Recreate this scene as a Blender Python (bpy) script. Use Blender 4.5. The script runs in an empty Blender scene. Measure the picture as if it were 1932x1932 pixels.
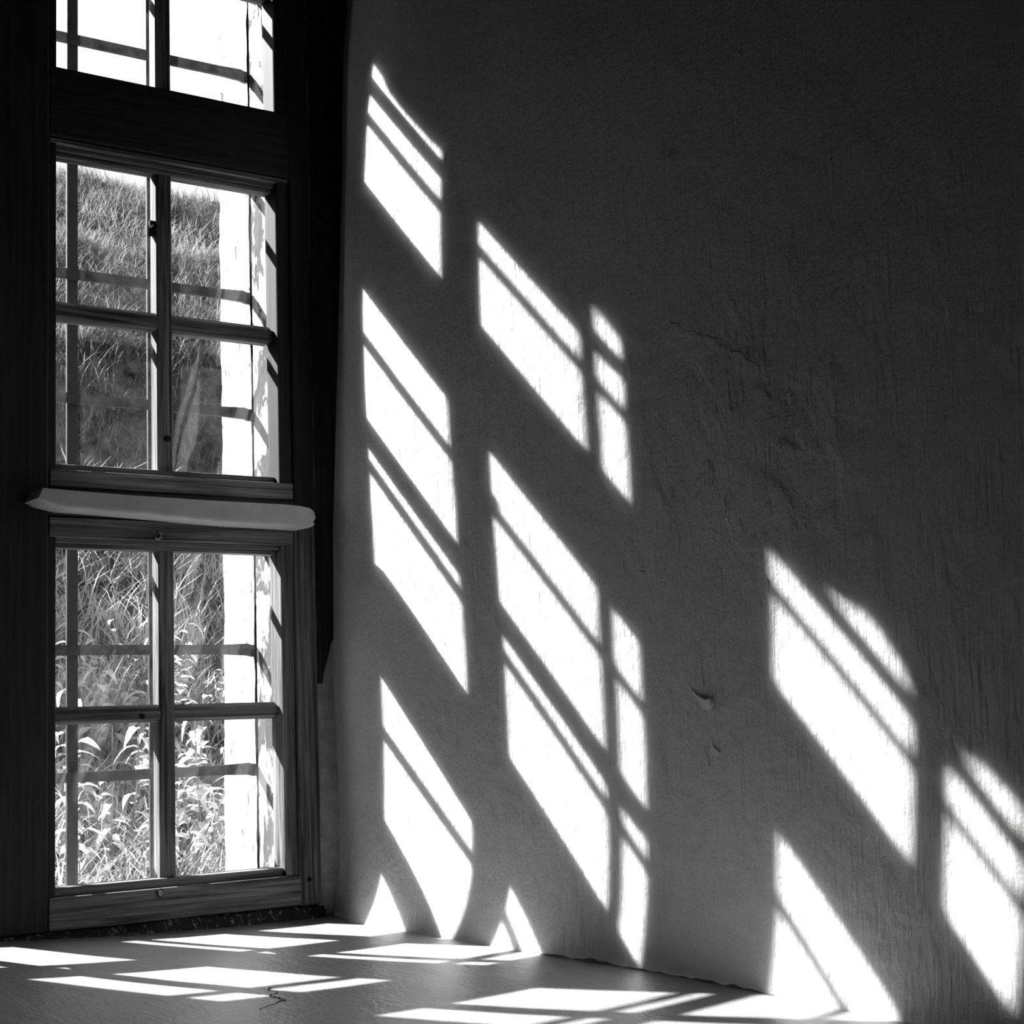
import bpy, bmesh, math, random
import numpy as np
from mathutils import Vector, Matrix, noise

rng = random.Random(7)
C = bpy.context.scene.collection
scene = bpy.context.scene

# ------------------------------------------------------------------ camera, sky, sun, exposure
YAW, PITCH, ROLL, FPX = 0.62594, 0.121, -0.03215, 3131.0
cy, sy, cp, sp = math.cos(YAW), math.sin(YAW), math.cos(PITCH), math.sin(PITCH)
Fv = Vector((sy * cp, cy * cp, sp))
R0 = Vector((cy, -sy, 0.0))
U0 = R0.cross(Fv)
Rv = math.cos(ROLL) * R0 + math.sin(ROLL) * U0
Uv = -math.sin(ROLL) * R0 + math.cos(ROLL) * U0
cam_data = bpy.data.cameras.new('camera')
cam = bpy.data.objects.new('camera', cam_data)
C.objects.link(cam)
cam_data.sensor_fit = 'HORIZONTAL'
cam_data.sensor_width = 36.0
cam_data.lens = 36.0 * FPX / 1932.0
cam_data.clip_start = 0.05
cam_data.clip_end = 200
cam.matrix_world = Matrix((
    (Rv.x, Uv.x, -Fv.x, -2.39032),
    (Rv.y, Uv.y, -Fv.y, -4.22673),
    (Rv.z, Uv.z, -Fv.z, 0.55715),
    (0, 0, 0, 1)))
scene.camera = cam

SUN_A, SUN_B = 1.54541, 1.57013          # light travels along (1, -SUN_A, -SUN_B)
SUN_STRENGTH = 36.0
SKY_STRENGTH = 1.25
world = bpy.data.worlds.new('sky')
scene.world = world
world.use_nodes = True
wn = world.node_tree.nodes
bg = wn['Background']
bg.inputs['Color'].default_value = (1, 1, 1, 1)
bg.inputs['Strength'].default_value = SKY_STRENGTH

sun_data = bpy.data.lights.new('sun', 'SUN')
sun_data.energy = SUN_STRENGTH
sun_data.angle = math.radians(0.53)
sun = bpy.data.objects.new('sun', sun_data)
C.objects.link(sun)
sdir = Vector((1.0, -SUN_A, -SUN_B)).normalized()
sun.rotation_euler = sdir.to_track_quat('-Z', 'Y').to_euler()
sun.location = (-4, 7, 8)

scene.view_settings.view_transform = 'Standard'
scene.view_settings.look = 'None'
scene.view_settings.exposure = 0.0
scene.view_settings.gamma = 1.0
scene.view_settings.use_curve_mapping = False
scene.cycles.use_denoising = True
scene.cycles.max_bounces = 10
scene.cycles.diffuse_bounces = 5
scene.cycles.transparent_max_bounces = 24


# ------------------------------------------------------------------ materials
def new_mat(name):
    m = bpy.data.materials.new(name)
    m.use_nodes = True
    nt = m.node_tree
    for n in list(nt.nodes):
        nt.nodes.remove(n)
    out = nt.nodes.new('ShaderNodeOutputMaterial')
    return m, nt, out


def g3(v):
    return (v, v, v, 1)


def N(nt, typ, **kw):
    n = nt.nodes.new(typ)
    for k, v in kw.items():
        setattr(n, k, v)
    return n


def coords(nt, scale=(1, 1, 1)):
    tc = N(nt, 'ShaderNodeTexCoord')
    mp = N(nt, 'ShaderNodeMapping')
    mp.inputs['Scale'].default_value = scale
    nt.links.new(tc.outputs['Object'], mp.inputs['Vector'])
    return mp.outputs['Vector']


def noise_tex(nt, vec, scale, detail=4, rough=0.55, dist=0.0):
    n = N(nt, 'ShaderNodeTexNoise')
    n.inputs['Scale'].default_value = scale
    n.inputs['Detail'].default_value = detail
    n.inputs['Roughness'].default_value = rough
    n.inputs['Distortion'].default_value = dist
    nt.links.new(vec, n.inputs['Vector'])
    return n.outputs['Fac']


def ramp(nt, fac, stops):
    r = N(nt, 'ShaderNodeValToRGB')
    while len(r.color_ramp.elements) < len(stops):
        r.color_ramp.elements.new(0.5)
    for e, (p, v) in zip(r.color_ramp.elements, stops):
        e.position = p
        e.color = g3(v)
    nt.links.new(fac, r.inputs['Fac'])
    return r.outputs['Color']


def math_n(nt, op, a, b):
    n = N(nt, 'ShaderNodeMath', operation=op)
    for i, v in enumerate((a, b)):
        if isinstance(v, (int, float)):
            n.inputs[i].default_value = v
        else:
            nt.links.new(v, n.inputs[i])
    return n.outputs[0]


def principled(nt, out, color, rough=0.7, normal=None, spec=0.3):
    b = N(nt, 'ShaderNodeBsdfPrincipled')
    if isinstance(color, (int, float)):
        b.inputs['Base Color'].default_value = g3(color)
    else:
        nt.links.new(color, b.inputs['Base Color'])
    b.inputs['Roughness'].default_value = rough
    b.inputs['Specular IOR Level'].default_value = spec
    if normal is not None:
        nt.links.new(normal, b.inputs['Normal'])
    nt.links.new(b.outputs['BSDF'], out.inputs['Surface'])
    return b


def bump(nt, height, strength, dist, normal=None):
    b = N(nt, 'ShaderNodeBump')
    b.inputs['Strength'].default_value = strength
    b.inputs['Distance'].default_value = dist
    nt.links.new(height, b.inputs['Height'])
    if normal is not None:
        nt.links.new(normal, b.inputs['Normal'])
    return b.outputs['Normal']


def plaster_wall():
    m, nt, out = new_mat('limewashed_plaster')
    v = coords(nt)
    vs = coords(nt, (1, 1, 0.07))
    stri = noise_tex(nt, vs, 105, 3, 0.6)
    med = noise_tex(nt, v, 24, 5, 0.6)
    fine = noise_tex(nt, v, 150, 3, 0.6)
    col = ramp(nt, med, [(0.25, 0.44), (0.75, 0.50)])
    nrm = bump(nt, stri, 0.9, 0.0055)
    nrm = bump(nt, med, 0.7, 0.011, nrm)
    nrm = bump(nt, fine, 0.5, 0.0022, nrm)
    vo = N(nt, 'ShaderNodeTexVoronoi')
    vo.inputs['Scale'].default_value = 17
    nt.links.new(v, vo.inputs['Vector'])
    pit = ramp(nt, vo.outputs['Distance'], [(0.0, 0.0), (0.06, 1.0)])
    nrm = bump(nt, pit, 0.5, 0.003, nrm)
    # flaked, ridged region of old limewash on the middle of the wall
    tc = N(nt, 'ShaderNodeTexCoord')
    vd = N(nt, 'ShaderNodeVectorMath', operation='DISTANCE')
    vd.inputs[1].default_value = (0.06, -1.72, 1.16)
    nt.links.new(tc.outputs['Object'], vd.inputs[0])
    mask = ramp(nt, vd.outputs['Value'], [(0.10, 1.0), (0.48, 0.0)])
    big = noise_tex(nt, coords(nt, (1, 1, 0.6)), 7.0, 5, 0.58, 0.5)
    step = ramp(nt, big, [(0.40, 0.0), (0.48, 0.55), (0.54, 0.6), (0.62, 1.0)])
    nrm = bump(nt, math_n(nt, 'MULTIPLY', step, mask), 0.9, 0.012, nrm)
    pb = principled(nt, out, col, 0.9, nrm, 0.1)
    # wide subsurface spread added to imitate lens glow around the sunlit patches
    pb.subsurface_method = 'BURLEY'
    pb.inputs['Subsurface Weight'].default_value = 0.45
    pb.inputs['Subsurface Radius'].default_value = (1, 1, 1)
    pb.inputs['Subsurface Scale'].default_value = 0.065
    return m


def floor_mat():
    m, nt, out = new_mat('worn_screed_floor')
    v = coords(nt, (1.0, 0.55, 1))
    a = noise_tex(nt, v, 9, 6, 0.65, 0.6)
    b = noise_tex(nt, v, 70, 4, 0.6)
    col = ramp(nt, a, [(0.3, 0.15), (0.7, 0.24)])
    nrm = bump(nt, a, 0.5, 0.010)
    nrm = bump(nt, b, 0.6, 0.003, nrm)
    pb = principled(nt, out, col, 0.42, nrm, 1.0)
    pb.inputs['IOR'].default_value = 1.9
    return m


def wood_mat(name, axis, lo, hi, rough=0.6):
    m, nt, out = new_mat(name)
    sc = [70, 70, 70]
    sc[axis] = 2.2
    v = coords(nt, tuple(sc))
    a = noise_tex(nt, v, 1.0, 5, 0.6, 0.7)
    sc2 = [9, 9, 9]
    sc2[axis] = 1.6
    b = noise_tex(nt, coords(nt, tuple(sc2)), 1.0, 4, 0.6, 0.3)
    f = math_n(nt, 'ADD', math_n(nt, 'MULTIPLY', a, 0.7), math_n(nt, 'MULTIPLY', b, 0.3))
    col = ramp(nt, f, [(0.40, lo), (0.5, (lo + hi) * 0.5), (0.60, hi)])
    nrm = bump(nt, f, 0.6, 0.002)
    principled(nt, out, col, rough, nrm, 0.3)
    return m


def flat_mat(name, v, rough=0.7, bscale=40, bdist=0.002, spread=0.25, spec=0.2):
    m, nt, out = new_mat(name)
    n = noise_tex(nt, coords(nt), bscale, 5, 0.6)
    col = ramp(nt, n, [(0.3, v * (1 - spread)), (0.7, v * (1 + spread))])
    principled(nt, out, col, rough, bump(nt, n, 0.5, bdist), spec)
    return m


def peeling_mat(name, hi, lo, cut, scale):
    m, nt, out = new_mat(name)
    v = coords(nt, (1, 1, 0.45))
    n = noise_tex(nt, v, scale, 6, 0.65, 0.5)
    col = ramp(nt, n, [(cut - 0.03, lo), (cut + 0.03, hi)])
    principled(nt, out, col, 0.85, bump(nt, n, 0.7, 0.008), 0.1)
    return m


def glass_mat():
    m, nt, out = new_mat('dusty_window_glass')
    tr = N(nt, 'ShaderNodeBsdfTransparent')
    tr.inputs['Color'].default_value = g3(0.95)
    gl = N(nt, 'ShaderNodeBsdfGlossy')
    gl.inputs['Roughness'].default_value = 0.012
    gl.inputs['Color'].default_value = g3(0.95)
    v = coords(nt)
    wob = noise_tex(nt, v, 5, 2, 0.5)
    nrm = bump(nt, wob, 0.12, 0.01)
    nt.links.new(nrm, gl.inputs['Normal'])
    lw = N(nt, 'ShaderNodeLayerWeight')
    lw.inputs['Blend'].default_value = 0.5
    fres = math_n(nt, 'ADD', math_n(nt, 'MULTIPLY', math_n(nt, 'POWER', lw.outputs['Facing'], 5.0), 0.95), 0.04)
    mx = N(nt, 'ShaderNodeMixShader')
    nt.links.new(fres, mx.inputs['Fac'])
    nt.links.new(tr.outputs[0], mx.inputs[1])
    nt.links.new(gl.outputs[0], mx.inputs[2])
    df = N(nt, 'ShaderNodeBsdfTranslucent')
    df.inputs['Color'].default_value = g3(0.8)
    d = noise_tex(nt, v, 14, 5, 0.7)
    dust = math_n(nt, 'MULTIPLY', ramp(nt, d, [(0.35, 0.0), (0.75, 1.0)]), 0.008)
    mx2 = N(nt, 'ShaderNodeMixShader')
    nt.links.new(dust, mx2.inputs['Fac'])
    nt.links.new(mx.outputs[0], mx2.inputs[1])
    nt.links.new(df.outputs[0], mx2.inputs[2])
    nt.links.new(mx2.outputs[0], out.inputs['Surface'])
    return m


def leaf_mat(name, lo, hi, trans, scale=3.0):
    m, nt, out = new_mat(name)
    n = noise_tex(nt, coords(nt), scale, 3, 0.6)
    col = ramp(nt, n, [(0.35, lo), (0.65, hi)])
    df = N(nt, 'ShaderNodeBsdfDiffuse')
    tl = N(nt, 'ShaderNodeBsdfTranslucent')
    nt.links.new(col, df.inputs['Color'])
    nt.links.new(col, tl.inputs['Color'])
    mx = N(nt, 'ShaderNodeMixShader')
    mx.inputs['Fac'].default_value = trans
    nt.links.new(df.outputs[0], mx.inputs[1])
    nt.links.new(tl.outputs[0], mx.inputs[2])
    nt.links.new(mx.outputs[0], out.inputs['Surface'])
    return m


M = {
    'wall': plaster_wall(),
    'floor': floor_mat(),
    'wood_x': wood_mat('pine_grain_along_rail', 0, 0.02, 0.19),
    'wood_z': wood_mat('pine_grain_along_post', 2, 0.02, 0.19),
    'dark_x': wood_mat('shade_dark_wood_along_beam', 0, 0.006, 0.02),  # wood colour darkened to hold the shade on upper and left frame parts
    'dark_z': wood_mat('shade_dark_wood_along_jamb', 2, 0.006, 0.02),  # same painted-in shade, grain upright
    'pale_wood': flat_mat('pale_limewashed_board', 0.42, 0.8, 18, 0.003, 0.12),
    'dark_plaster': flat_mat('grimy_plaster', 0.11, 0.9, 20, 0.006, 0.3),
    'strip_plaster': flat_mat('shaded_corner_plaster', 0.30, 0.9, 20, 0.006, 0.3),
    'mortar': peeling_mat('broken_mortar', 0.24, 0.03, 0.60, 60),
    'dark_room': flat_mat('bounce_cutting_dark', 0.02, 0.9, 12, 0.003),  # unseen room surfaces coloured near black to cut bounce light
    'reveal': peeling_mat('flaking_white_reveal', 0.60, 0.07, 0.385, 30),
    'lining': peeling_mat('peeling_paint_lining', 0.50, 0.06, 0.50, 13),
    'iron': flat_mat('weathered_iron', 0.03, 0.6, 60, 0.0015, 0.4, 0.4),
    'steel': flat_mat('dull_steel', 0.22, 0.4, 80, 0.0005, 0.3, 0.5),
    'hole': flat_mat('dark_peg_and_crack', 0.01, 0.9, 60, 0.001),
    'glass': glass_mat(),
    'soil': flat_mat('dry_bank_soil', 0.03, 0.95, 16, 0.06, 0.9),
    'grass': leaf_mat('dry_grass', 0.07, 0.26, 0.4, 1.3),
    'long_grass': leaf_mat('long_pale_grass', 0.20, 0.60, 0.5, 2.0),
    'shade_grass': leaf_mat('shade_dark_grass', 0.02, 0.11, 0.25, 2.0),  # grass colour darkened in place of shade on the steep bank
    'leaf': leaf_mat('weed_leaf', 0.42, 0.68, 0.45, 8),
    'stem': leaf_mat('weed_stem', 0.16, 0.26, 0.2, 8),
}


# ------------------------------------------------------------------ helpers
def link_mesh(name, verts, faces, m, parent=None, smooth=False, kind=None, loc=None):
    me = bpy.data.meshes.new(name)
    me.from_pydata(verts, [], faces)
    me.update()
    if smooth:
        me.polygons.foreach_set('use_smooth', [True] * len(me.polygons))
    o = bpy.data.objects.new(name, me)
    C.objects.link(o)
    me.materials.append(M[m])
    if parent:
        o.parent = parent
    if kind:
        o['kind'] = kind
    if loc:
        o.location = loc
    return o


def bm_obj(name, bm, m, parent=None, kind=None, smooth=False):
    me = bpy.data.meshes.new(name)
    bmesh.ops.recalc_face_normals(bm, faces=bm.faces)
    bm.to_mesh(me)
    bm.free()
    if smooth:
        me.polygons.foreach_set('use_smooth', [True] * len(me.polygons))
    o = bpy.data.objects.new(name, me)
    C.objects.link(o)
    me.materials.append(M[m])
    if parent:
        o.parent = parent
    if kind:
        o['kind'] = kind
    return o


def add_box(bm, x, y, z, bev=0.0):
    b2 = bmesh.new()
    r = bmesh.ops.create_cube(b2, size=1.0)
    for v in r['verts']:
        v.co = Vector(((x[0] + x[1]) / 2 + v.co.x * (x[1] - x[0]),
                       (y[0] + y[1]) / 2 + v.co.y * (y[1] - y[0]),
                       (z[0] + z[1]) / 2 + v.co.z * (z[1] - z[0])))
    if bev > 0:
        bmesh.ops.bevel(b2, geom=list(b2.edges), offset=bev, segments=2, profile=0.5, affect='EDGES')
    me = bpy.data.meshes.new('tmp')
    b2.to_mesh(me)
    b2.free()
    bm.from_mesh(me)
    bpy.data.meshes.remove(me)


def boxes(name, lst, m, parent=None, bev=0.003, kind=None):
    bm = bmesh.new()
    for x, y, z in lst:
        add_box(bm, x, y, z, bev)
    return bm_obj(name, bm, m, parent, kind)


def empty(name, loc=(0, 0, 0)):
    o = bpy.data.objects.new(name, None)
    o.empty_display_size = 0.1
    o.location = loc
    C.objects.link(o)
    return o


def grid(name, us, vs, f, m, parent=None, kind=None, flip=False):
    verts = [f(u, v) for v in vs for u in us]
    nu = len(us)
    faces = []
    for j in range(len(vs) - 1):
        for i in range(nu - 1):
            q = (j * nu + i, j * nu + i + 1, (j + 1) * nu + i + 1, (j + 1) * nu + i)
            faces.append(q[::-1] if flip else q)
    return link_mesh(name, verts, faces, m, parent, True, kind)


def frange(a, b, n):
    return [a + (b - a) * i / (n - 1) for i in range(n)]


def n3(x, y, z, s):
    return noise.noise(Vector((x * s, y * s, z * s)))


# ------------------------------------------------------------------ room shell
WP = dict(c0=0.02322, c1=-0.07195, c2=-0.02162, c11=-0.00906, c12=-0.01593, c22=-0.00056,
          c111=0.00935, c112=0.02643, c122=-0.00565, c222=0.0186)


CORNER = [(-1.0, 0.050), (0.05, 0.052), (0.2, 0.048), (0.343, 0.045), (0.493, 0.037), (0.644, 0.031), (0.796, 0.030), (0.95, 0.033), (1.104, 0.037), (1.26, 0.049),
          (1.577, 0.065), (1.9, 0.080), (2.23, 0.084), (2.565, 0.068), (5.0, 0.05)]


def wall_x(y, z):
    """uneven old plaster: the long wall bulges and leans"""
    yy = max(-2.6, min(0.06, y)) + 1.0
    zz = max(-0.05, min(2.7, z)) - 1.0
    w = (WP['c0'] + WP['c1'] * yy + WP['c2'] * zz + WP['c11'] * yy * yy + WP['c12'] * yy * zz + WP['c22'] * zz * zz
         + WP['c111'] * yy ** 3 + WP['c112'] * yy * yy * zz + WP['c122'] * yy * zz * zz + WP['c222'] * zz ** 3)
    t = max(0.0, min(1.0, (y + 0.24) / 0.206))          # the corner itself is hollowed out
    t = t * t * (3 - 2 * t)
    for (za, da), (zb, db) in zip(CORNER, CORNER[1:]):
        if za <= z <= zb:
            w += t * (da + (db - da) * (z - za) / (zb - za))
            break
    h = 0.22
    if z < h:                                   # rounded foot of the plaster
        k = (h - max(z, -0.03)) / h
        a = 0.024 if y > -0.95 else max(0.004, 0.024 - 0.05 * (-0.95 - y))
        w -= a * k ** 2.2
    w += 0.0015 * n3(y, z, 3.1, 3.0) + 0.0010 * n3(y, z, 7.7, 11.0)
    return w


def floor_z(x, y):
    u, w = max(-1.3, min(0.16, x)), max(-2.0, min(0.06, y))
    z = 0.01187 + 0.00877 * u + 0.0224 * w + 0.03754 * u * u - 0.02796 * u * w - 0.00064 * w * w
    return z + 0.001 * n3(x, y, 1.3, 2.5) + 0.0007 * n3(x, y, 5.0, 9.0)


wall_right = grid('wall_right', frange(0.05, -2.8, 191) + frange(-2.9, -6.0, 20), frange(-0.10, 2.9, 184) + [3.2, 3.6, 4.0],
                  lambda y, z: (wall_x(y, z), y, z), 'wall', None, 'structure')
floor = grid('floor', frange(-6.0, -2.1, 30) + frange(-2.0, 0.16, 110), frange(0.06, -2.6, 141),
             lambda x, y: (x, y, floor_z(x, y)), 'floor', None, 'structure', True)
# unseen dark floor added a step below the screed to cut bounce light
boxes('unseen_dark_floor', [((-6.0, 0.2), (-8.0, -2.58), (-0.3, -0.17)), ((-6.0, 0.2), (-2.599, -2.58), (-0.18, -0.06))], 'dark_room', floor, 0)
boxes('ceiling', [((-6.2, 0.4), (-8.2, 0.5), (4.0, 4.2))], 'dark_room', None, 0, 'structure')
boxes('wall_left', [((-6.2, -6.0), (-8.2, 0.5), (-0.1, 4.0))], 'dark_room', None, 0, 'structure')
boxes('wall_back', [((-6.0, 0.4), (-8.2, -8.0), (-0.1, 4.0))], 'dark_room', None, 0, 'structure')

def wall_patch(name, pts, lift, m):
    """a loose flake of limewash curling off the wall; pts run round its rim as (y, z, lift factor)"""
    n = len(pts)
    cyy, czz = sum(p[0] for p in pts) / n, sum(p[1] for p in pts) / n
    verts = [(wall_x(y, z) - 0.0004 - lift * f, y, z) for y, z, f in pts]
    verts += [(wall_x(y, z) + 0.002, y, z) for y, z, f in pts]
    verts += [(wall_x(cyy, czz) - 0.0006 - lift * 0.35, cyy, czz)]
    faces = [(i, (i + 1) % n, 2 * n) for i in range(n)]
    faces += [(i, n + i, n + (i + 1) % n, (i + 1) % n) for i in range(n)]
    return link_mesh(name, verts, faces, m, wall_right, False)


wall_patch('plaster_flake', [(-1.485, 0.605, 0), (-1.4918, 0.5985, .2), (-1.5107, 0.5842, .5), (-1.5298, 0.5756, .8), (-1.5459, 0.5729, 1), (-1.5542, 0.5761, 1),
                             (-1.5568, 0.5658, 1), (-1.5531, 0.558, .8), (-1.5477, 0.549, .4), (-1.528, 0.553, 0), (-1.500, 0.575, 0)], 0.010, 'wall')
wall_patch('plaster_flake', [(-1.5438, 0.4833, 0), (-1.5559, 0.4697, .6), (-1.5715, 0.4607, 1), (-1.560, 0.452, .6), (-1.535, 0.462, 0)], 0.005, 'wall')
wall_patch('plaster_flake', [(-1.5203, 0.4721, 0), (-1.5226, 0.4551, .7), (-1.5376, 0.4325, 1), (-1.532, 0.452, .3)], 0.004, 'wall')


def strip(name, pts, width, m, parent, zf=None):
    """a crack: a ragged strip following pts, coloured dark for the shade inside it"""
    fine = []
    for i in range(len(pts) - 1):
        a, b = Vector(pts[i]), Vector(pts[i + 1])
        for k in range(4):
            q = a.lerp(b, k / 4)
            j = 0.16 * (b - a).length
            q += Vector((0 if not zf else rng.uniform(-j, j), rng.uniform(-j, j), 0 if zf else rng.uniform(-j, j)))
            fine.append(tuple(q))
    pts = fine + [pts[-1]]
    verts, faces = [], []
    for i, p in enumerate(pts):
        a, b = Vector(pts[max(0, i - 1)]), Vector(pts[min(len(pts) - 1, i + 1)])
        t = (b - a).normalized()
        nrm = Vector((0, 0, 1)) if zf else Vector((-1, 0, 0))
        sd = t.cross(nrm)
        w = width * (0.15 + 0.85 * abs(math.sin(i * 1.7 + 0.6)) * rng.random()) * (0.3 if i in (0, len(pts) - 1) else 1)
        for k in (-1, 1):
            q = Vector(p) + sd * w * k
            verts.append(tuple(q))
        q = Vector(p) + nrm * 0.0006
        verts.append(tuple(q))
    for i in range(len(pts) - 1):
        j = 3 * i
        faces += [(j, j + 3, j + 5, j + 2), (j + 2, j + 5, j + 4, j + 1)]
    return link_mesh(name, verts, faces, m, parent, False)


FC = [(-0.699, -0.862), (-0.711, -0.892), (-0.707, -0.919), (-0.727, -0.937), (-0.744, -0.951), (-0.739, -0.976), (-0.738, -1.005), (-0.761, -1.025),
      (-0.786, -1.039), (-0.824, -1.072)]
strip('crack', [(x, y, floor_z(x, y) + 0.0008) for x, y in [(a + 0.02, b - 0.04) for a, b in FC]], 0.0045, 'hole', floor, True)
WC = [(-1.479, 1.4217), (-1.51, 1.404), (-1.5351, 1.3921), (-1.5825, 1.373), (-1.615, 1.355), (-1.6434, 1.3315), (-1.6886, 1.3076), (-1.7327, 1.2797), (-1.7422, 1.2607)]
strip('crack', [(wall_x(y, z) - 0.002, y, z) for y, z in WC], 0.0019, 'dark_plaster', wall_right)
for WC in ([(-1.345, 0.870), (-1.355, 0.868), (-1.362, 0.868)], [(-1.735, 0.822), (-1.737, 0.805), (-1.733, 0.79)], [(-1.62, 1.01), (-1.622, 0.99), (-1.618, 0.96)]):
    strip('crack', [(wall_x(y, z) - 0.002, y, z) for y, z in WC], 0.002, 'hole', wall_right)
# crumbling grimy joint between wall and floor
jv, jf = [], []
JY = frange(-0.93, -1.72, 90)
for i, y in enumerate(JY):
    k = max(0.0, 0.25 + 1.3 * n3(y, 1, 1, 9) + 0.7 * n3(y, 2, 2, 31)) * min(1, (i + 1) / 12, (90 - i) / 12)
    fzv = floor_z(wall_x(y, 0.0), y)
    z1 = fzv + 0.0015 + 0.007 * k
    x1 = wall_x(y, z1) - 0.0015
    xf = wall_x(y, fzv) - 0.003 - 0.007 * k
    jv += [(x1, y, z1), (wall_x(y, fzv) - 0.003, y, fzv + 0.002), (xf, y, floor_z(xf, y) + 0.0012)]
for i in range(len(JY) - 1):
    j = 3 * i
    jf += [(j, j + 3, j + 4, j + 1), (j + 1, j + 4, j + 5, j + 2)]
link_mesh('joint_grime', jv, jf, 'dark_plaster', wall_right, True)

# window wall: solid masonry round one wide recess, X -2.15..-0.09, Z 0.05..3.2
WX0, WX1, WZ0, WZ1 = -1.80, -0.092, 0.045, 3.2
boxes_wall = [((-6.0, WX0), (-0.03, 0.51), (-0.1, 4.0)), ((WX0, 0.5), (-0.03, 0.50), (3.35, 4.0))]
wall_window = boxes('wall_window', boxes_wall, 'dark_room', None, 0, 'structure')
# plaster strip in the corner beside the frame, with a wavy edge
def strip_pt(u, z):
    edge = -0.070 + 0.006 * n3(z, 0.3, 0, 2.2) + 0.003 * n3(z, 0.9, 0, 9)
    x = edge + (0.20 - edge) * u
    return (x, -0.032 - 0.006 * math.exp(-((u - 0.12) / 0.12) ** 2) + 0.004 * n3(x, z, 2, 6) , z)
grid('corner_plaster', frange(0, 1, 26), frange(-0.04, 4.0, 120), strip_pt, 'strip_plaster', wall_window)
def shade_strip_pt(u, z):
    # dark strip added for the shade on the upper corner plaster, tapering at its foot
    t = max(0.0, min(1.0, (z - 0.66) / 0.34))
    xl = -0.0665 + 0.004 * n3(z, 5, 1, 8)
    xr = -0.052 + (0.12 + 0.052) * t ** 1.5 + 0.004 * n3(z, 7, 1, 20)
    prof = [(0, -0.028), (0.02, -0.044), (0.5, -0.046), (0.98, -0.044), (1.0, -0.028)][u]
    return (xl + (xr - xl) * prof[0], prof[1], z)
grid('corner_shade_strip', [0, 1, 2, 3, 4], frange(0.66, 1.1, 40) + frange(1.15, 4.0, 30), shade_strip_pt, 'dark_z', wall_window)
# masonry behind that strip and the outer reveal
def reveal_pt(u, z):
    # u runs from the window outward, then round the outer arris
    if u <= 1:
        y = 0.300 + 0.205 * u
        x = WX1 + 0.004 * n3(y, z, 0, 6) + 0.003 * n3(y, z, 4, 22) + 0.01 * u * u * n3(z, 0, 8, 1.5)
    else:
        y = 0.505 + 0.006 * n3(z, 1, 1, 14)
        x = WX1 + 0.006 * n3(z, 2, 2, 12) + (u - 1) * 1.4
    return (x, y, z)
grid('reveal_plaster', frange(0, 1, 22) + [1.03, 1.2, 2.0], frange(-0.6, 4.0, 240), reveal_pt, 'reveal', wall_window, None, True)
boxes('reveal_core', [((-0.070, 0.5), (-0.02, 0.300), (-0.1, 4.0)), ((0.03, 1.2), (0.02, 0.48), (-0.6, 4.0))], 'dark_plaster', wall_window, 0)
boxes('reveal_lining', [((-0.083, -0.060), (0.062, 0.180), (0.05, 3.3)), ((-0.088, -0.06), (0.184, 0.296), (0.05, 3.3))], 'lining', wall_window, 0.004)
# outer lintel with a ragged lower edge
LP = [(-2.4, 3.20), (-1.80, 3.245), (-1.74, 3.235), (-1.69, 3.20), (-1.62, 3.19), (-1.585, 3.235), (-1.545, 3.25), (-1.50, 3.22), (-1.46, 3.19),
      (-1.16, 3.19), (-1.12, 3.25), (-1.075, 3.262), (-1.05, 3.20), (-0.83, 3.20), (-0.79, 3.232), (-0.765, 3.230), (-0.72, 3.222),
      (-0.65, 3.219), (-0.605, 3.223), (-0.575, 3.246), (-0.526, 3.252), (-0.45, 3.250), (0.5, 3.24)]
def lintel_z(x):
    for (a, za), (b, zb) in zip(LP, LP[1:]):
        if a <= x <= b:
            t = (x - a) / (b - a)
            t = t * t * (3 - 2 * t)
            return za + (zb - za) * t
    return 3.18
def lintel_pt(u, x):
    if u < 1:
        return (x, 0.505, 4.0 + (lintel_z(x) + 0.01 - 4.0) * u)
    if u == 1:
        return (x, 0.495, lintel_z(x))
    return (x, 0.495 - (u - 1) * 0.5, lintel_z(x) + (u - 1) * 0.16)
grid('lintel', [0, 0.5, 1, 1.3, 2], frange(-2.4, 0.5, 240), lintel_pt, 'reveal', wall_window)
# outer sill under the sashes
grid('outer_sill', frange(-2.2, 0.1, 60), frange(0.06, 0.55, 12),
     lambda x, y: (x, y, 0.075 - 0.05 * y + 0.005 * n3(x, y, 0, 9)), 'reveal', wall_window)
boxes('sill_core', [((-2.2, 0.3), (0.062, 0.52), (-0.6, 0.035)), ((-2.3, 0.3), (-0.012, 0.06), (-0.2, 0.046))], 'dark_plaster', wall_window, 0)
# broken mortar along the foot of the window
def mortar_pt(u, x):
    prof = [(-0.012, 0.05), (-0.030, 0.044), (-0.045, 0.022), (-0.050, -0.01)]
    y, z = prof[u]
    k = 0.5 + 0.5 * n3(x, u, 0, 7) + 0.5 * n3(x, u, 3, 24)
    return (x, y - 0.016 * k, z * (0.55 + 0.45 * min(1, max(0, k + 0.3))))
grid('mortar_bed', [0, 1, 2, 3], frange(-2.1, -0.06, 260), mortar_pt, 'mortar', wall_window)

# ------------------------------------------------------------------ the two casement windows
def flat_cyl(name, x, y, z, r, depth, m, parent, seg=14, r2=None):
    bm = bmesh.new()
    bmesh.ops.create_cone(bm, cap_ends=True, segments=seg, radius1=r, radius2=r2 or r * 0.85, depth=depth)
    for v in bm.verts:
        v.co = Vector((x + v.co.x, y - v.co.z, z + v.co.y))
    return bm_obj(name, bm, m, parent)


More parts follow.
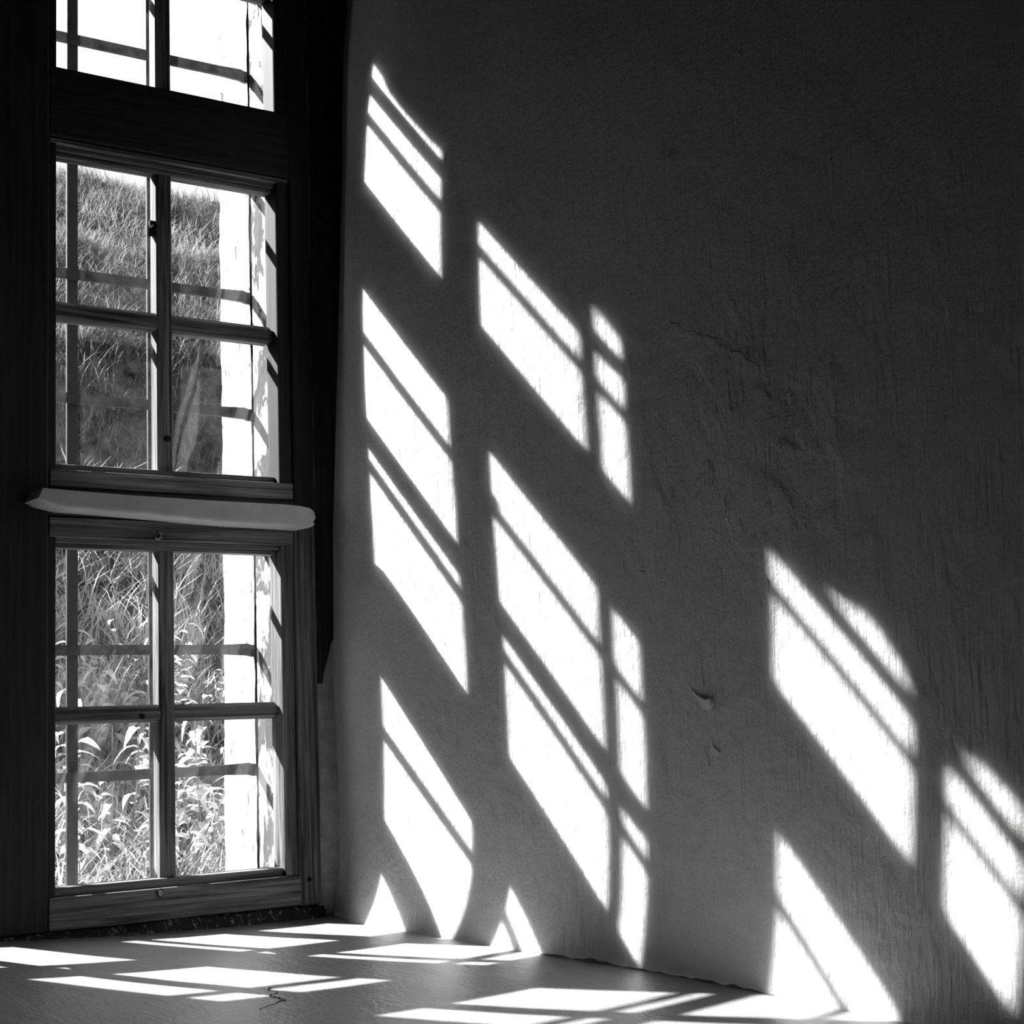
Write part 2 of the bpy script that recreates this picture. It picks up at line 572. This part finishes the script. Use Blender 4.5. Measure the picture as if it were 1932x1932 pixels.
def rail_box(bm, x0, x1, z0, z1, y0=0.0, y1=0.042, notch=0.012):
    """glazing rail with mitred shoulders at both ends and chamfered long edges"""
    zm, h = (z0 + z1) / 2, (z1 - z0) / 2
    c = 0.008
    sec = [(y1, -h), (y0 + c, -h), (y0, -h + c), (y0, h - c), (y0 + c, h), (y1, h)]
    def ring(x, s):
        return [bm.verts.new((x, y, zm + z * s)) for y, z in sec]
    rs = [ring(x0, 0.55), ring(x0 + notch, 1.0), ring(x1 - notch, 1.0), ring(x1, 0.55)]
    for a, b in zip(rs, rs[1:]):
        for i in range(6):
            j = (i + 1) % 6
            bm.faces.new((a[i], a[j], b[j], b[i]))
    bm.faces.new(rs[0][::-1])
    bm.faces.new(rs[-1])


def post_mesh(x0, x1, z0, z1):
    bm = bmesh.new()
    c = 0.007
    sec = [(x0, 0.042), (x0, 0.004), (x0 + c * 0.4, 0.0), (x0 + c, -0.001), ((x0 + x1) / 2, -0.002), (x1 - c, -0.001), (x1 - c * 0.4, 0.0),
           (x1, 0.004), (x1, 0.042)]
    a = [bm.verts.new((x, y, z0)) for x, y in sec]
    b = [bm.verts.new((x, y, z1)) for x, y in sec]
    n = len(sec)
    for i in range(n):
        j = (i + 1) % n
        bm.faces.new((a[i], a[j], b[j], b[i]))
    bm.faces.new(a[::-1])
    bm.faces.new(b)
    return bm


# glass heights of the three sashes: (bottom, rail bottom, rail top, top)
SASH = [(0.152, 0.566, 0.6125, 1.034), (1.254, 1.646, 1.696, 2.100), (2.337, 2.690, 2.713, 3.12)]
PL, PR, XR, XL = -0.5315, -0.4854, -0.172, -0.833


def build_window(name, dx, label, XR=XR):
    w = empty(name, (dx, 0, 0))
    w['kind'] = 'structure'
    w['label'] = label
    # fixed outer frame
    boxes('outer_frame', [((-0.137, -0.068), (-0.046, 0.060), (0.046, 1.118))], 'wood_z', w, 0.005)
    boxes('outer_frame', [((-0.132, -0.066), (-0.040, 0.060), (1.118, 3.3))], 'dark_z', w, 0.005)  # upper jamb coloured dark to stand in for shade
    boxes('transom', [((-0.86, -0.132), (-0.048, 0.058), (2.136, 2.330))], 'dark_x', w, 0.006)
    boxes('transom', [((-0.86, -0.132), (-0.050, 0.056), (1.110, 1.182))], 'dark_x', w, 0.006)
    boxes('transom', [((-0.86, -0.132), (-0.048, 0.058), (3.14, 3.3))], 'dark_x', w, 0.006)
    for k, (g0, r0, r1, g1) in enumerate(SASH):
        zb0 = g0 - (0.105 if k == 0 else 0.068 if k == 1 else 0.010)
        zt1 = g1 + (0.072 if k == 0 else 0.032 if k == 1 else 0.02)
        fy = -0.036
        xe = -0.117 if k == 0 else -0.137
        # right stile is the sash's own mesh, left stile coloured dark for the shade by the mullion
        s = boxes('sash', [((XR, -0.137), (fy, 0.042), (zb0, zt1))], 'wood_z' if k == 0 else 'dark_z', w, 0.003)  # upper stiles get the shade-darkened wood colour
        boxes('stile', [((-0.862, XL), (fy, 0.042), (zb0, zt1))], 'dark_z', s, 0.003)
        # bottom rail with a small bead under the glass
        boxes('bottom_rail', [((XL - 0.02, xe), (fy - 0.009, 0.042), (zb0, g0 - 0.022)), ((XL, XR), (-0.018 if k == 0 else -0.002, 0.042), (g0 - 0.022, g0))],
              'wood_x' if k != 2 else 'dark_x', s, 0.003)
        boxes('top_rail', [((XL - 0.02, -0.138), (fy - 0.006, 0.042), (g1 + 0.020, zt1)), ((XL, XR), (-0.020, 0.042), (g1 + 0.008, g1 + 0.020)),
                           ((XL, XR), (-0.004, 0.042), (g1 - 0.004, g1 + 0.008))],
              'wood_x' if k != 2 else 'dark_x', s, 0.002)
        bm_obj('post', post_mesh(PL, PR, g0 - 0.002, g1 + 0.002), 'wood_z', s)
        for (xa, xb) in ((XL, PL + 0.010), (PR - 0.010, XR + 0.002)):
            bm = bmesh.new()
            rail_box(bm, xa, xb, r0, r1, 0.0, 0.085 if k == 0 else 0.042)
            bm_obj('rail', bm, 'wood_x', s)
        for (xa, xb) in ((XL, PL), (PR, XR)):
            for (za, zb) in ((g0, r0), (r1, g1)):
                boxes('pane', [((xa - 0.004, xb + 0.004), (0.0245, 0.0247), (za - 0.004, zb + 0.004))], 'glass', s, 0)
        if k == 0:
            flat_cyl('peg', -0.5815, 0.0, 0.5817, 0.0085, 0.008, 'hole', s)
            sc = flat_cyl('screw_head', -0.5527, -0.047, 0.1176, 0.0085, 0.007, 'steel', s)
            flat_cyl('washer', -0.5527, -0.0455, 0.1176, 0.013, 0.003, 'iron', s)
            flat_cyl('peg', -0.1078, -0.0465, 0.1165, 0.008, 0.006, 'hole', s)
            bm = bmesh.new()
            pts = [(-0.5535 + 0.010 * math.cos(t), 1.067 + 0.010 * math.sin(t)) for t in frange(-2.4, 1.2, 8)]
            tube(bm, [(x, -0.048, z) for x, z in pts], 0.0025)
            bm_obj('hook', bm, 'steel', s)
        if k == 1:
            flat_cyl('peg', -0.5043, -0.003, 1.3427, 0.010, 0.008, 'hole', s)
            bm = bmesh.new()
            bmesh.ops.create_uvsphere(bm, u_segments=10, v_segments=8, radius=0.011)
            for v in bm.verts:
                v.co = Vector((PL - 0.004 + v.co.x, 0.006 + v.co.y, 1.9413 + v.co.z))
            add_box(bm, (PL - 0.016, PL + 0.012), (0.006, 0.020), (1.918, 1.962), 0.003)
            bm_obj('latch', bm, 'hole', s)
    if name != 'window_1':
        return w
    # pale rounded board laid along the lower transom
    poly = [(-0.9107, 1.1639), (-0.80, 1.1600), (-0.6793, 1.1568), (-0.4435, 1.1544), (-0.2206, 1.1542), (-0.175, 1.1520), (-0.1474, 1.1479), (-0.1274, 1.1369),
            (-0.1227, 1.1206), (-0.1300, 1.1120), (-0.1281, 1.1009), (-0.14, 1.0944), (-0.2462, 1.0961), (-0.3687, 1.097), (-0.4936, 1.1018),
            (-0.55, 1.1051), (-0.7691, 1.1135), (-0.8454, 1.1155), (-0.9009, 1.1265), (-0.923, 1.1376)]
    bm = bmesh.new()
    a = [bm.verts.new((x, -0.155, z)) for x, z in poly]
    b = [bm.verts.new((x, -0.052, z)) for x, z in poly]
    bm.faces.new(a[::-1])
    bm.faces.new(b)
    for i in range(len(poly)):
        j = (i + 1) % len(poly)
        bm.faces.new((a[i], a[j], b[j], b[i]))
    bmesh.ops.recalc_face_normals(bm, faces=bm.faces)
    fr = [e for e in bm.edges if abs(e.verts[0].co.y + 0.155) < 1e-5 and abs(e.verts[1].co.y + 0.155) < 1e-5
          and (e.verts[0].co.z + e.verts[1].co.z < 2.26 or e.verts[0].co.x + e.verts[1].co.x > -0.27)]
    bmesh.ops.bevel(bm, geom=fr, offset=0.010, segments=3, profile=0.5, affect='EDGES')
    bm_obj('ledge_board', bm, 'pale_wood', w, smooth=False)
    return w


def tube(bm, pts, r, seg=6):
    rings = []
    for i, p in enumerate(pts):
        p = Vector(p)
        a = Vector(pts[max(0, i - 1)])
        b = Vector(pts[min(len(pts) - 1, i + 1)])
        t = (b - a).normalized()
        u = t.cross(Vector((0.3, 1, 0.2))).normalized()
        v = t.cross(u)
        rr = r[i] if isinstance(r, (list, tuple)) else r
        rings.append([bm.verts.new(p + rr * (math.cos(k * 2 * math.pi / seg) * u + math.sin(k * 2 * math.pi / seg) * v)) for k in range(seg)])
    for a, b in zip(rings, rings[1:]):
        for k in range(seg):
            j = (k + 1) % seg
            bm.faces.new((a[k], a[j], b[j], b[k]))
    bm.faces.new(rings[0][::-1])
    bm.faces.new(rings[-1])


build_window('window_1', 0.0, 'weathered wooden casement window of three stacked four-pane sashes beside the sunlit wall')
build_window('window_2', -0.83, 'matching casement window left of the dark mullion, outside the picture', -0.21)
boxes('trim_1', [((-1.000, -0.858), (-0.052, 0.058), (0.046, 3.3))], 'dark_z', None, 0.006, 'structure')['label'] = 'dark timber mullion left of the casement window'

# ------------------------------------------------------------------ iron grille outside the panes
gr = empty('iron_grille', (-1.1, 0.3, 0.05))
gr['label'] = 'flat iron bar grille set in the white reveal outside the window panes'
gr['category'] = 'grille'
for z in (0.434, 0.789, 1.145, 1.510, 1.875, 2.230, 2.586, 2.890, 0.10):
    bm = bmesh.new()
    ht = 0.029
    xs = frange(-1.79, -0.118, 20)
    ring = []
    for x in xs + [-0.104, -0.094]:
        flare = 1.0 if x < -0.12 else 1.25
        tilt = 0.0 if abs(z - 1.145) > 0.01 else max(0.0, min(1.0, (-0.40 - x) / 0.26)) * 0.074 + 0.004
        dz = tilt + 0.0015 * n3(x, z, 0, 3) - (0.004 if x > -0.11 else 0)
        ring.append([bm.verts.new((x + 1.1, yy - 0.3, z - 0.05 + dz - ht * (0.5 + s * 0.5 * flare))) for yy, s in ((0.294, -1), (0.306, -1), (0.306, 1), (0.294, 1))])
    for a, b in zip(ring, ring[1:]):
        for k in range(4):
            j = (k + 1) % 4
            bm.faces.new((a[k], a[j], b[j], b[k]))
    bm.faces.new(ring[0][::-1])
    bm.faces.new(ring[-1])
    bm_obj('bar', bm, 'iron', gr)
for x in (-0.410, -0.657, -0.950, -1.250, -1.51):
    boxes('bar', [((x - 0.0165 + 1.1, x + 0.0165 + 1.1), (0.007, 0.019), (0.03, 3.2))], 'iron', gr, 0.002)

# ------------------------------------------------------------------ the bank outside
PROF = [(0.5, -0.35), (1.5, -0.30), (2.2, -0.05), (3.1, 0.34), (4.0, 0.72), (4.6, 1.25), (5.2, 1.80), (5.7, 2.28), (6.2, 2.98), (6.5, 3.22),
        (8.0, 4.24), (10.0, 5.56), (12.0, 5.8), (17.0, 5.9)]


def bank(x, y):
    y2 = y + 0.25 * n3(x, y, 0.5, 0.7)
    z = PROF[-1][1]
    if y2 <= PROF[0][0]:
        z = PROF[0][1]
    else:
        for (a, za), (b, zb) in zip(PROF, PROF[1:]):
            if a <= y2 <= b:
                z = za + (zb - za) * (y2 - a) / (b - a)
                break
    # unseen ridge added on the left to block low sky light from the wall
    t = max(0.0, min(1.0, (-0.6 - x) / 4.0)) * max(0.0, min(1.0, (y - 7.2) / 4.8))
    z += 3.6 * t * t * (3 - 2 * t)
    return z + 0.10 * n3(x, y, 2, 1.1) + 0.07 * n3(x, y, 7, 3.2) + 0.03 * n3(x, y, 9, 8.0)


grid('hill', frange(-12, 9, 190), frange(0.51, 16.5, 190), lambda x, y: (x, y, bank(x, y)), 'soil', None, 'structure')


def grass_field(name, count, region, hmin, hmax, wid, mat, lean, seed):
    r = np.random.RandomState(seed)
    verts, faces = [], []
    for i in range(count):
        y = region[2] + (region[3] - region[2]) * r.rand()
        if 5.1 < y < 6.3 and r.rand() < 0.6:
            continue
        xc = 0.34 + (y - 3) * 0.42
        half = region[0] + region[1] * r.rand() ** 2
        x = xc + (2 * r.rand() - 1) * half
        z = bank(x, y) - 0.02
        patch = 0.5 + 0.5 * n3(x, y, 11, 1.6)
        if n3(x, y, 20, 2.6) + 0.6 * n3(x, y, 4, 7) < -0.12 and r.rand() < 0.75:
            continue
        h = (hmin + (hmax - hmin) * r.rand() ** 1.5) * (0.6 + 0.7 * patch)
        az = r.rand() * 2 * math.pi
        dx, dy = math.cos(az), math.sin(az)
        le = lean * (0.3 + r.rand())
        droop = 0.2 + 0.6 * r.rand()
        px, py = -dy * wid * (0.6 + 0.8 * r.rand()), dx * wid * (0.6 + 0.8 * r.rand())
        b0 = len(verts)
        for t in (0, 0.4, 0.75, 1.0):
            o = le * h * (t ** 1.6)
            zz = h * (t - droop * 0.55 * t ** 3)
            wv = 1 - t ** 2 * 0.95
            cxp, cyp = x + dx * o, y + dy * o - 0.12 * h * t
            verts.append((cxp - px * wv, cyp - py * wv, z + zz))
            verts.append((cxp + px * wv, cyp + py * wv, z + zz))
        for k in range(3):
            q = b0 + 2 * k
            faces.append((q, q + 1, q + 3, q + 2))
    o = link_mesh(name, verts, faces, mat, None, False, 'stuff')
    return o


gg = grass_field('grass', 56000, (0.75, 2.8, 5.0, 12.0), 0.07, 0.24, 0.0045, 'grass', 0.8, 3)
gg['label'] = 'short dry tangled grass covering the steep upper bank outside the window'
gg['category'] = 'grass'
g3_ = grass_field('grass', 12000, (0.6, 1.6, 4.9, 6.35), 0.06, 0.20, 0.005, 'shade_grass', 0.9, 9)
g3_['label'] = 'grass coloured dark for shade on the steep middle of the bank behind the middle sash'
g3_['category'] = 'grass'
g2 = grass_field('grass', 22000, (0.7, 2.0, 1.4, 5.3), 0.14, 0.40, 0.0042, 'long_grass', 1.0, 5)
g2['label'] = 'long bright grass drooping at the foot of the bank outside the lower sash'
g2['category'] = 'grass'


# ------------------------------------------------------------------ weeds: stem and single leaves
def leaf_mesh(length, width, curl):
    verts, faces = [], []
    ts = (0, 0.2, 0.45, 0.7, 0.9, 1.0)
    ws = (0.12, 0.75, 1.0, 0.7, 0.3, 0.03)
    for t, wv in zip(ts, ws):
        z = 0.35 * length * t - curl * length * t * t
        x = length * t * (1 - 0.15 * curl * t)
        for s in (-1, 0, 1):
            verts.append((x, s * wv * width * 0.5, z + (0.18 * width * wv if s else 0)))
    for i in range(5):
        for j in range(2):
            q = i * 3 + j
            faces.append((q, q + 1, q + 4, q + 3))
    me = bpy.data.meshes.new('leaf')
    me.from_pydata(verts, [], faces)
    me.polygons.foreach_set('use_smooth', [True] * len(me.polygons))
    me.materials.append(M['leaf'])
    return me


LEAVES = [leaf_mesh(0.12, 0.055, 0.5), leaf_mesh(0.15, 0.055, 0.8), leaf_mesh(0.09, 0.05, 0.35), leaf_mesh(0.17, 0.05, 1.0)]
STEMS = []
for h in (0.28, 0.40, 0.52):
    bm = bmesh.new()
    pts = [(0.02 * math.sin(3 * t), 0.02 * math.cos(2.2 * t) - 0.02, h * t) for t in frange(0, 1, 6)]
    tube(bm, pts, [0.006, 0.0055, 0.005, 0.004, 0.003, 0.002], 5)
    me = bpy.data.meshes.new('stem')
    bm.to_mesh(me)
    bm.free()
    me.materials.append(M['stem'])
    STEMS.append((me, h))


def weed(x, y, si, nl, label, sc=1.0):
    t = empty('weed_plant', (x, y, bank(x, y) - 0.01))
    t.rotation_euler = (rng.uniform(-.15, .15), rng.uniform(-.15, .15), rng.uniform(0, 6.28))
    t.scale = (sc, sc, sc)
    t['label'] = label
    t['category'] = 'plant'
    t['group'] = 'leafy weeds at the foot of the bank'
    me, h = STEMS[si]
    s = bpy.data.objects.new('stem', me)
    C.objects.link(s)
    s.parent = t
    for i in range(nl):
        f = 0.25 + 0.75 * i / (nl - 1)
        l = bpy.data.objects.new('leaf', LEAVES[rng.randrange(4)])
        C.objects.link(l)
        l.parent = t
        l.location = (0.02 * math.sin(3 * f), 0.02 * math.cos(2.2 * f) - 0.02, h * f)
        l.rotation_euler = (rng.uniform(-.3, .3), rng.uniform(-.5, .35), i * 2.4 + rng.uniform(-.4, .4))
        k = rng.uniform(0.6, 1.05) * (1.1 - 0.35 * f)
        l.scale = (k, k, k)
    return t


def frame_x(p):
    d = Vector(p) - cam.matrix_world.translation
    return 966 + FPX * d.dot(Rv) / d.dot(Fv)


PANES = {
    'left': 'leafy weed on the bank seen through the left panes of the lowest sash',
    'right': 'leafy weed on the bank seen through the right panes of the lowest sash',
}
count = 0
while count < 56:
    y = 1.8 + 1.9 * rng.random()
    x = 0.34 + (y - 3) * 0.42 + 0.33 + rng.uniform(-0.6, 0.6)
    fx = frame_x((x, y, bank(x, y) + 0.25))
    if fx < 95 or fx > 430:
        continue
    count += 1
    side = 'left' if fx < 305 else 'right'
    w = weed(x, y, count % 3, rng.randrange(8, 13), PANES[side], rng.uniform(0.8, 1.25))
    w['group'] = 'leafy weeds behind the %s panes of the lowest sash' % side
